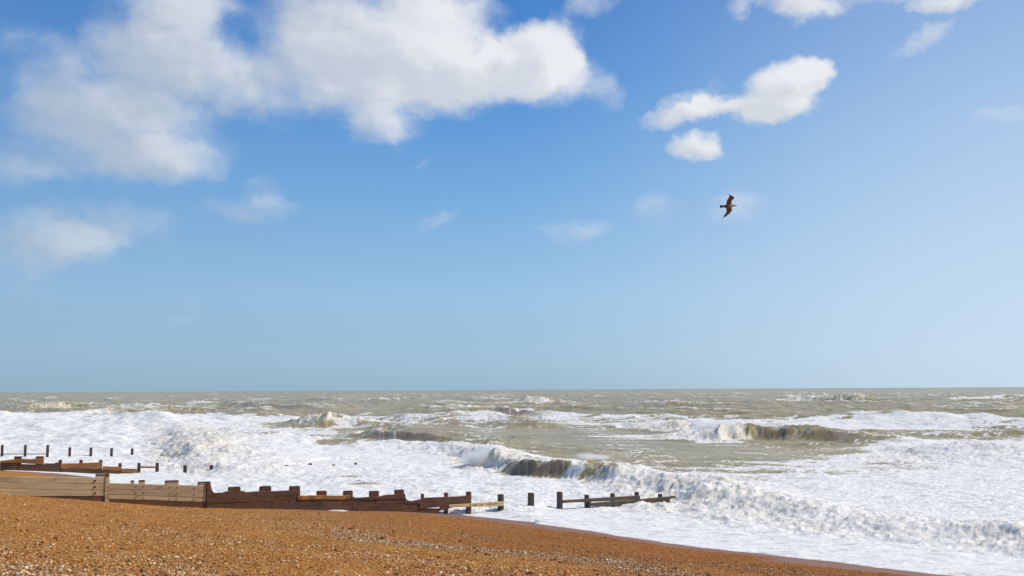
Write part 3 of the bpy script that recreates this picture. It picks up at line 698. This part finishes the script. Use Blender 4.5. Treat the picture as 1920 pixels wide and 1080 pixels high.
def post(L, x0, x1, yt, yb, mat, parent, off=-.11, th=.28, lean=0.0, capm=None, sink=.9, name='post', label=None):
    """an upright pile between photo x0 and x1, top at yt; worn, slightly domed head; end grain on top"""
    a_ = L.hit(x0, yt, off); b_ = L.hit(x1, yt, off); c_ = L.hit((x0 + x1) / 2, yb, off)
    w = math.hypot(b_[0] - a_[0], b_[1] - a_[1]); cx, cy = (a_[0] + b_[0]) / 2, (a_[1] + b_[1]) / 2
    dr = np.array([cx, cy]) / math.hypot(cx, cy)                      # the left flank shows too and is part of the width seen
    fl = min(th * max(0.0, dr[0] * -L.n[1] - dr[1] * -L.n[0]) / abs(dr[0] * L.d[1] - dr[1] * L.d[0]), w * .55)
    w -= fl; cx += L.d[0] * fl / 2; cy += L.d[1] * fl / 2
    # part of the apparent width of an upright is its left flank seen at a slant
    zt = a_[2]; zb = c_[2] - sink
    bm = bmesh.new(); r = random
    hs = [zb, zb + (zt - zb) * .5, zt - .06, zt - .02, zt]; sc = [1.02, 1.0, .985, .97, .88]
    rings = []
    for h, s_ in zip(hs, sc):
        ring = []
        for (u, v_) in [(-.5, -.42), (-.42, -.5), (.42, -.5), (.5, -.42), (.5, .42), (.42, .5), (-.42, .5), (-.5, .42)]:
            k = s_ * r.uniform(.975, 1.02)
            ring.append(bm.verts.new((u * w * k + lean * (h - zb), (v_ + .5) * th * k, h)))
        rings.append(ring)
    for q, (A, B_) in enumerate(zip(rings[:-1], rings[1:])):
        for i in range(8):
            f = bm.faces.new((A[i], A[(i + 1) % 8], B_[(i + 1) % 8], B_[i])); f.material_index = 1 if q >= 2 else 0
    f = bm.faces.new(rings[-1]); f.material_index = 1; bm.faces.new(rings[0][::-1])
    bmesh.ops.recalc_face_normals(bm, faces=bm.faces)
    bm.transform(Matrix.Translation((0, 0, -zb)))
    me = bpy.data.meshes.new(name); bm.to_mesh(me); bm.free(); me.materials.append(mat); me.materials.append(capm or CAP)
    o = bpy.data.objects.new(name, me); COL.objects.link(o)
    wm = Matrix.Translation((cx, cy, zb)) @ Matrix.Rotation(L.ang, 4, 'Z')
    if parent: o.parent = parent; o.matrix_basis = Matrix.Translation(parent.location).inverted() @ wm
    else: o.matrix_basis = wm
    if label: o['label'] = label
    return o
bolt_me = None
def bolt(L, x, y, parent, off=.0, r=.035):
    global bolt_me
    if bolt_me is None:
        bm = bmesh.new(); bmesh.ops.create_cone(bm, segments=6, radius1=1, radius2=.8, depth=.8, cap_ends=True)
        bm.transform(Matrix.Rotation(math.pi / 2, 4, 'X')); bolt_me = bpy.data.meshes.new('bolt'); bm.to_mesh(bolt_me); bm.free(); bolt_me.materials.append(RUST)
    p = L.hit(x, y, off + .012); o = bpy.data.objects.new('bolt', bolt_me); COL.objects.link(o); o.parent = parent
    o.matrix_basis = Matrix.Translation(parent.location).inverted() @ Matrix.Translation(tuple(p)) @ Matrix.Rotation(L.ang, 4, 'Z') @ Matrix.Diagonal((r, r, r, 1))

def near_groyne():
    c = L1.hit(400, 945); G = empty('groyne', (c[0], c[1], 0), 'long timber groyne of tan and dark planks between shingle and surf', 'groyne')
    P = lambda *a, **k: plank(L1, *a, parent=G, **k)
    # dry section, left (three courses and a buried one), goes on past the frame
    P(-330, 879, 890, -120, 886.5, 898, TAN); P(-330, 891, 903, -120, 899, 910.5, TAN)
    P(-330, 904, 930, -120, 911.5, 935, TAN2)
    P(-118, 886.5, 898, 38, 893.6, 905, TAN); P(38.5, 893.8, 905.2, 197, 896, 906.3, TAN)
    P(-118, 899, 910.5, 70, 906, 917.4, TAN, rough=.012); P(70.5, 906.2, 917.6, 197, 907.3, 918.3, TAN)
    P(-118, 911.5, 940, 20, 918.3, 935, TAN); P(20.5, 918.5, 930, 197, 919.4, 929.2, TAN)
    P(10, 931, 945, 230, 930.4, 948, DARK, off=-.02)
    # second section
    P(200.5, 905.5, 915.4, 386, 911.3, 921.5, TAN2, off=.0); P(200.5, 916.3, 926.2, 386, 922.3, 932.4, TAN2)
    P(200.5, 927.2, 934.5, 386, 933.4, 940.5, TAN, off=-.005); P(200.5, 935.2, 952, 386, 941.4, 958, DARK, off=-.015)
    # third section: scoured dark planks
    P(395.3, 907, 934, 563, 919.5, 928.5, DARK, off=.01, curve=[(396.6, 915, 934), (398.6, 920.5, 934), (402, 924.2, 934), (418, 923.6, 932.5), (425, 921, 932), (455, 920.5, 931.5), (462, 922.5, 931), (482, 921.3, 930.5), (512, 921, 930), (540, 919.7, 929.3)])
    P(388, 934.6, 942.5, 480.8, 931.4, 940.5, DARK, off=.012); P(481.2, 931.3, 940.5, 557, 929.3, 938.8, DARK, off=.008)
    P(388, 943.2, 960, 510.3, 941.2, 962, DARK, off=.0); P(510.6, 941, 962, 640, 939.6, 966, DARK, off=.006)
    # fourth section
    P(558.5, 929.4, 936.2, 657, 928.8, 935.6, ORANGE, off=.05, rough=.022, curve=[(575, 929.8, 936.4), (590, 928.6, 936.1), (620, 929.6, 936), (640, 928.9, 935.8)], label='rough orange top timber')
    P(558.5, 937, 946, 606.5, 936.6, 945.6, DARK, off=.012); P(607, 936.6, 945.6, 704, 934.6, 944.2, DARK)
    P(658, 930, 936, 760, 925.8, 935.5, DARK, off=.03, curve=[(667, 933.2, 936), (690, 932, 936.6), (715, 930.2, 935.8), (722, 928.2, 935.5), (745, 926.5, 935.4)])
    P(705, 936.2, 944.2, 762, 935.8, 944, DARK); P(560, 946.6, 955, 660, 945.8, 954.6, DARK, off=.004); P(661, 945.6, 954.6, 786, 944.8, 953.8, DARK)
    P(642, 955.2, 970, 824, 954.4, 970, DARK, off=-.004)
    # fifth section running into the surf
    P(758.6, 926.5, 944.2, 884, 929.4, 935.4, DARK, off=.02, curve=[(760.2, 932, 944.3), (763, 937.2, 944.4), (770, 939.8, 944.6), (786, 936.8, 943.4), (800, 933.2, 942), (830, 932, 939.2), (860, 930.6, 937)], label='dark plank worn thin along its top edge')
    P(787, 944, 953.6, 883, 936, 943.6, DARK, off=.03, curve=[(820, 941, 950.5), (850, 938.2, 946.8)])
    P(825, 951.2, 957.5, 852, 947.6, 950.2, DARK, off=.015)
    # piles behind the planking: (x0, x1, top)
    for (a_, b_, y, m_) in [(-262, -236, 876, TAN2), (-196, -168, 879, TAN2), (-130, -104, 881, TAN2), (-56, -30, 884, TAN2), (178.5, 206, 889.8, TAN), (244.5, 252, 901.6, TAN), (259.5, 272.5, 900.9, TAN), (308.5, 335.5, 901.8, TAN), (370, 395.5, 904, TAN),
                        (427, 451.5, 913.8, DARK), (485.5, 509, 912.6, DARK), (541.5, 563, 912.3, DARK), (593, 613, 921.2, DARK), (642.5, 662, 921, DARK), (691.5, 711, 921.4, DARK), (738.5, 758, 919.2, DARK),
                        (788.5, 795.5, 926.6, DARK), (832, 840.5, 924.6, DARK), (873, 884, 922.8, DARK)]:
        post(L1, a_, b_, y, y + 26, m_, G, off=-.10, th=.24)
    post(L1, 197.6, 205, 891.5, 938, TAN, G, off=.03, th=.12, name='end_post')
    post(L1, 386.6, 394.5, 905, 948, DARK, G, off=.05, th=.16, name='end_post')
    # curved knee timbers beside the scoured gap
    post(L1, 932.5, 945, 928, 950, POST, G, off=-.02, th=.3, sink=1.2)
    P(842, 946.6, 950.8, 944.5, 940, 948, PALE, off=.04, th=.1, rough=.012, label='pale new timber sloping down into the foam')
    for y in (901.5, 913.2, 924.6): bolt(L1, 178, y, G, r=.05)
    for x in (203.5,):
        for y in (913, 919, 926, 932): bolt(L1, x, y, G, off=.03, r=.028)
    for x, dy in ((255, 0), (268.5, .2), (318.5, 1.6), (331.5, 2.0), (364, 3.2)):
        for y in (912.3, 923.8, 932.8): bolt(L1, x, y + dy, G, r=.028)
    for x, y in ((605, 938), (652, 934), (549, 933)): bolt(L1, x, y, G, off=.05, r=.04)
    for x in (882, 892, 903, 919, 930): bolt(L1, x, 950.2 - (x - 842) * .07, G, off=.04, r=.03)
near_groyne()

# lone pile in the gap
post(L1, 989, 1002, 925.2, 944, POST, None, off=.0, th=.3, sink=1.4, name='groyne_pile')
o = bpy.data.objects['groyne_pile']; o['label'] = 'lone dark pile in the gap between the two groyne sections'; o['category'] = 'pile'

def outer_section():
    c = L1.hit(1150, 945); G = empty('groyne_section', (c[0], c[1], 0), 'broken outer groyne section with sloping beams beneath the breaking wave', 'groyne')
    post(L1, 1043, 1055.3, 923.2, 946, POST, G, off=.02, th=.3, sink=1.4)
    plank(L1, 1056, 938, 942.4, 1200, 929, 936.5, GREEN, G, off=.04, th=.12, curve=[(1100, 935.2, 940.6), (1150, 932, 938.6)])
    plank(L1, 1107, 943.2, 949, 1200, 937.4, 946.5, GREEN, G, off=.05, th=.10, curve=[(1150, 940, 947.8)])
    plank(L1, 1201, 936.2, 940.8, 1267, 929.6, 933, GREEN, G, off=.03, th=.11, curve=[(1240, 932.2, 936.6)])
    plank(L1, 1201, 941.6, 949, 1256, 935.2, 943, GREEN, G, off=.02, th=.10)
    for (a_, b_, y) in [(1095, 1105, 928.6), (1143.5, 1153, 925.6), (1189, 1198.5, 923), (1234.5, 1241.5, 926.8)]:
        post(L1, a_, b_, y, y + 26, POST, G, off=-.1, th=.26)
    post(L1, 1100, 1108, 939, 948, POST, G, off=.03, th=.2)
outer_section()

def second_groyne():
    c = L2.hit(130, 885); G = empty('groyne', (c[0], c[1], 0), 'smaller orange and black timber groyne standing in foam behind the long one', 'groyne')
    P = lambda *a, **k: plank(L2, *a, parent=G, **k)
    P(-300, 856, 872, -90, 859, 876, DARK, off=.02); P(-88, 861, 880, -2, 864, 885, DARK, off=.02)
    P(0, 864.3, 867.2, 31, 860.4, 867, ORANGE, off=.09); P(31.5, 860.4, 867, 82, 857.6, 870.2, ORANGE, off=.06, curve=[(60, 861, 869.2)])
    P(0, 867.6, 885, 34, 867.6, 886, DARK, off=.03); P(34.6, 870, 886, 113, 872, 888, DARK, off=.03)
    P(83, 868.6, 872.5, 113, 867.6, 872.6, DARK, off=.04, curve=[(100, 869, 872.6), (106, 867, 872.6)])
    P(114, 869.8, 877.2, 192, 866, 877.6, ORANGE, off=.05, rough=.04, curve=[(135, 868.6, 877.4), (165, 867.4, 877.6)])
    P(114, 877.8, 888, 190, 878.6, 888, DARK, off=.03)
    P(192.6, 874.4, 880, 227, 875.6, 881.6, ORANGE, off=.05, rough=.03); P(191, 880.6, 890, 262, 882, 890, DARK, off=.03)
    P(228, 878.6, 884.8, 258, 879.4, 886.6, ORANGE, off=.04)
    P(263.5, 874.2, 877, 291, 874.4, 877.2, ORANGE, off=.06, th=.1, name='rail')
    for (a_, b_, y) in [(-250, -238, 852), (-200, -188, 853), (-150, -138, 854), (-95, -82, 855), (-45, -33, 855.5), (26.5, 40, 856.2), (67, 81.5, 856), (109.5, 115.5, 862.4), (148.5, 154.5, 862.4), (185.5, 191.5, 862.8), (222, 227.8, 868.6)]:
        post(L2, a_, b_, y, y + 16, POST, G, off=-.1, th=.3)
    for (a_, b_, y) in [(257.5, 263.2, 868.2), (291.5, 297.8, 868)]:
        post(L2, a_, b_, y, 886, POST, G, off=.0, th=.3, sink=1.2)
second_groyne()
grp = 'piles standing in the foam beyond the second groyne'
for i, (a_, b_, y, lab) in enumerate([(343.5, 350.5, 872.8, 'short brown pile in the foam, first past the end of the orange groyne'), (392.8, 400, 872.6, 'short brown pile in the foam, second past the end of the orange groyne')]):
    o = post(L2, a_, b_, y, 886, POST, None, off=.0, th=.3, sink=1.2, name='groyne_pile'); o['label'] = lab; o['category'] = 'pile'; o['group'] = grp
L2b = Line(L2.hit(396, 884), depth_pt(667, 81))
for a_, b_, y, lab in [(533, 540.5, 876.5, 'pile head barely above the surf, leftmost of four in open foam'), (578, 585, 880.6, 'pile head barely above the surf, second from left of four'), (622.5, 629, 880.4, 'pile head barely above the surf, third from left of four'), (664, 669.5, 880, 'pile head barely above the surf, rightmost of four in open foam')]:
    o = post(L2b, a_, b_, y - {533: 4.2, 578: 11.5, 622.5: 9.0, 664: 12.0}[a_], 884, POST, None, off=.0, th=.3, sink=1.0, name='pile_head'); o['label'] = lab; o['category'] = 'pile'; o['group'] = 'submerged pile heads in line'
names = ['leftmost', 'second from left', 'third from left', 'middle one', 'fifth from left', 'sixth from left', 'rightmost']
for i, (x, yt, yb) in enumerate([(4.4, 834.4, 852), (47.8, 834.6, 852), (89.6, 834.6, 852.4), (131, 839, 852.4), (170.6, 839.4, 852.6), (209.4, 840.4, 852), (248, 841, 851)]):
    o = post(L3, x - 2.7, x + 2.7, yt, yb, POST, None, off=0, th=.28, sink=1.3, name='groyne_pile', capm=POST)
    o['label'] = f'tall thin dark pile, {names[i]} of seven in the far row in white surf'; o['category'] = 'pile'; o['group'] = 'farthest row of piles'
G3 = plank(L3, -120, 850.4, 851.3, 91, 850.6, 851.4, DARK, None, off=.02, name='low_plank'); G3['label'] = 'low dark plank just awash along the foot of the far piles'; G3['category'] = 'plank'

# ------------------------------------------------------------------ gull
def gull():
    D = 34.0
    def Wp(zx, zy, dep=0.0):                   # points measured on an enlargement of the photo
        return at_depth(1330 + zx / 15.43, 350 + zy / 15.43, D + dep)
    c = Wp(545, 565); root = empty('gull', tuple(c), 'brown gull gliding in blue sky with bent wings spread', 'gull')
    bm = bmesh.new()
    spine = [(303, 572, 6, 40, 5), (340, 574, 9, 40, 8), (400, 572, 14, 32, 15), (455, 568, 24, 42, 28), (520, 568, 34, 54, 44), (590, 564, 34, 56, 48), (650, 555, 28, 44, 40), (690, 548, 23, 34, 32), (720, 544, 22, 30, 28), (750, 545, 16, 20, 19), (768, 549, 9, 10, 10)]
    rings = []
    for (x, y, _, ry, rd) in spine:
        ring = []
        for k in range(12):
            q = 2 * math.pi * k / 12; p = Wp(x, y + ry * math.sin(q), 0) + fwd * (rd * .0012 * math.cos(q)); ring.append(bm.verts.new(tuple(p)))
        rings.append(ring)
    for A, B_ in zip(rings[:-1], rings[1:]):
        for k in range(12): bm.faces.new((A[k], A[(k + 1) % 12], B_[(k + 1) % 12], B_[k]))
    bm.faces.new(rings[0]); bm.faces.new(rings[-1][::-1])
    # wings: stations (leading x,y ; trailing x,y ; depth offset)
    wings = [[(650, 560, 470, 560, .0), (648, 500, 480, 505, -.01), (642, 455, 482, 450, -.03), (648, 415, 500, 395, -.05), (690, 370, 535, 335, -.07), (736, 326, 568, 285, -.08), (690, 275, 556, 250, -.07), (600, 238, 525, 225, -.05), (540, 218, 505, 212, -.03), (490, 204, 488, 206, -.02)],
             [(650, 570, 462, 570, .0), (640, 622, 470, 610, .01), (667, 655, 480, 655, .03), (648, 700, 488, 700, .05), (615, 745, 472, 748, .07), (580, 788, 440, 795, .08), (520, 830, 405, 840, .09), (450, 878, 375, 885, .09), (345, 918, 347, 921, .09)]]
    for wg in wings:
        rr = []
        for i, (lx, ly, tx, ty, dp) in enumerate(wg):
            th = .022 * (1 - i / len(wg)) + .005; ring = []
            A = Wp(lx, ly, dp); B_ = Wp(tx, ty, dp)
            for f, s_ in [(0, 0), (.12, .8), (.35, 1), (.7, .5), (1, .08), (.7, -.3), (.35, -.5), (.12, -.6)]:
                p = A + (B_ - A) * f - fwd * (s_ * th) - fwd * .03 * math.sin(math.pi * f) * .6; ring.append(bm.verts.new(tuple(p)))
            rr.append(ring)
        for A, B_ in zip(rr[:-1], rr[1:]):
            for k in range(8): bm.faces.new((A[k], A[(k + 1) % 8], B_[(k + 1) % 8], B_[k]))
        bm.faces.new(rr[0]); bm.faces.new(rr[-1][::-1])
    bmesh.ops.recalc_face_normals(bm, faces=bm.faces)
    bm.transform(Matrix.Translation(-Vector(tuple(c))))
    me = bpy.data.meshes.new('body'); bm.to_mesh(me); bm.free()
    o = link('body', me, None, root)
    md = o.modifiers.new('remesh', 'REMESH'); md.mode = 'VOXEL'; md.voxel_size = .0055; md.use_smooth_shade = True
    sm_ = o.modifiers.new('smooth', 'SMOOTH'); sm_.factor = .5; sm_.iterations = 2
    dg = bpy.context.evaluated_depsgraph_get(); me2 = bpy.data.meshes.new_from_object(o.evaluated_get(dg)); o.modifiers.clear(); o.data = me2; me2.name = 'body'
    n = len(me2.vertices); co = np.zeros(n * 3, np.float32); me2.vertices.foreach_get('co', co); co = co.reshape(-1, 3) + c
    px, py = to_px(co[:, 0], co[:, 1], co[:, 2]); zx = (px - 1330) * 15.43; zy = (py - 350) * 15.43
    colr = np.tile(np.array([.19, .075, .03]), (n, 1))
    def darken(pts, w, col_, amt=1):
        nonlocal colr
        P = np.array([(x, y, 0) for x, y in pts], float); dd, _, _ = seg_field(zx, zy, [tuple(p) for p in P])
        f = (sstep(w, w * .4, np.abs(dd)) * amt)[:, None]; colr = colr * (1 - f) + np.array(col_) * f
    darken([(648, 490), (645, 420), (736, 326), (690, 275), (600, 238), (490, 204)], 30, (.018, .012, .012))
    darken([(667, 655), (580, 790), (450, 880), (345, 920)], 34, (.018, .012, .012))
    darken([(480, 500), (500, 395), (560, 280)], 16, (.03, .016, .012)); darken([(475, 745), (345, 918)], 18, (.03, .016, .012))
    darken([(300, 575), (345, 575)], 38, (.012, .01, .01))
    darken([(460, 568), (600, 565)], 55, (.16, .10, .06), .8)
    darken([(600, 560), (690, 548), (750, 545)], 50, (.42, .38, .27), .95)
    ca = me2.color_attributes.new('plumage', 'FLOAT_COLOR', 'POINT'); ca.data.foreach_set('color', np.c_[colr, np.ones(n)].astype(np.float32).reshape(-1))
    mm, t, b = material('plumage'); me2.materials.clear(); me2.materials.append(mm)
    at_ = t.new('ShaderNodeAttribute', attribute_name='plumage').outputs['Color']
    nz = t.noise(t.new('ShaderNodeTexCoord').outputs['Object'], 60, 3)
    t.put(b.inputs['Base Color'], t.mix(t.mp(nz, .35, .65, 0, .35), at_, (.05, .03, .02, 1))); b.inputs['Roughness'].default_value = .8
    # bill
    bm = bmesh.new(); tip = Wp(826, 566); base = Wp(760, 549)
    rg = []
    for f, r_ in [(0, .012), (.4, .009), (.8, .006), (1, .002)]:
        p = base + (tip - base) * f + UP * (.004 * math.sin(f * 3)); rg.append([bm.verts.new(tuple(p + UP * r_ * math.sin(q) + fwd * r_ * .7 * math.cos(q))) for q in np.linspace(0, 2 * math.pi, 9)[:-1]])
    for A, B_ in zip(rg[:-1], rg[1:]):
        for k in range(8): bm.faces.new((A[k], A[(k + 1) % 8], B_[(k + 1) % 8], B_[k]))
    bm.faces.new(rg[0][::-1]); bm.faces.new(rg[-1]); bm.transform(Matrix.Translation(-Vector(tuple(c))))
    me = bpy.data.meshes.new('bill'); bm.to_mesh(me); bm.free(); mb, _, bb = material('horn'); bb.inputs['Base Color'].default_value = (.10, .07, .05, 1); link('bill', me, mb, root)
    bm = bmesh.new(); bmesh.ops.create_icosphere(bm, subdivisions=1, radius=.006); bm.transform(Matrix.Translation(Vector(tuple(Wp(735, 540) - fwd * .03 - c))))
    me = bpy.data.meshes.new('eye'); bm.to_mesh(me); bm.free(); mb, _, bb = material('eye_black'); bb.inputs['Base Color'].default_value = (.01, .01, .01, 1); link('eye', me, mb, root)
gull()
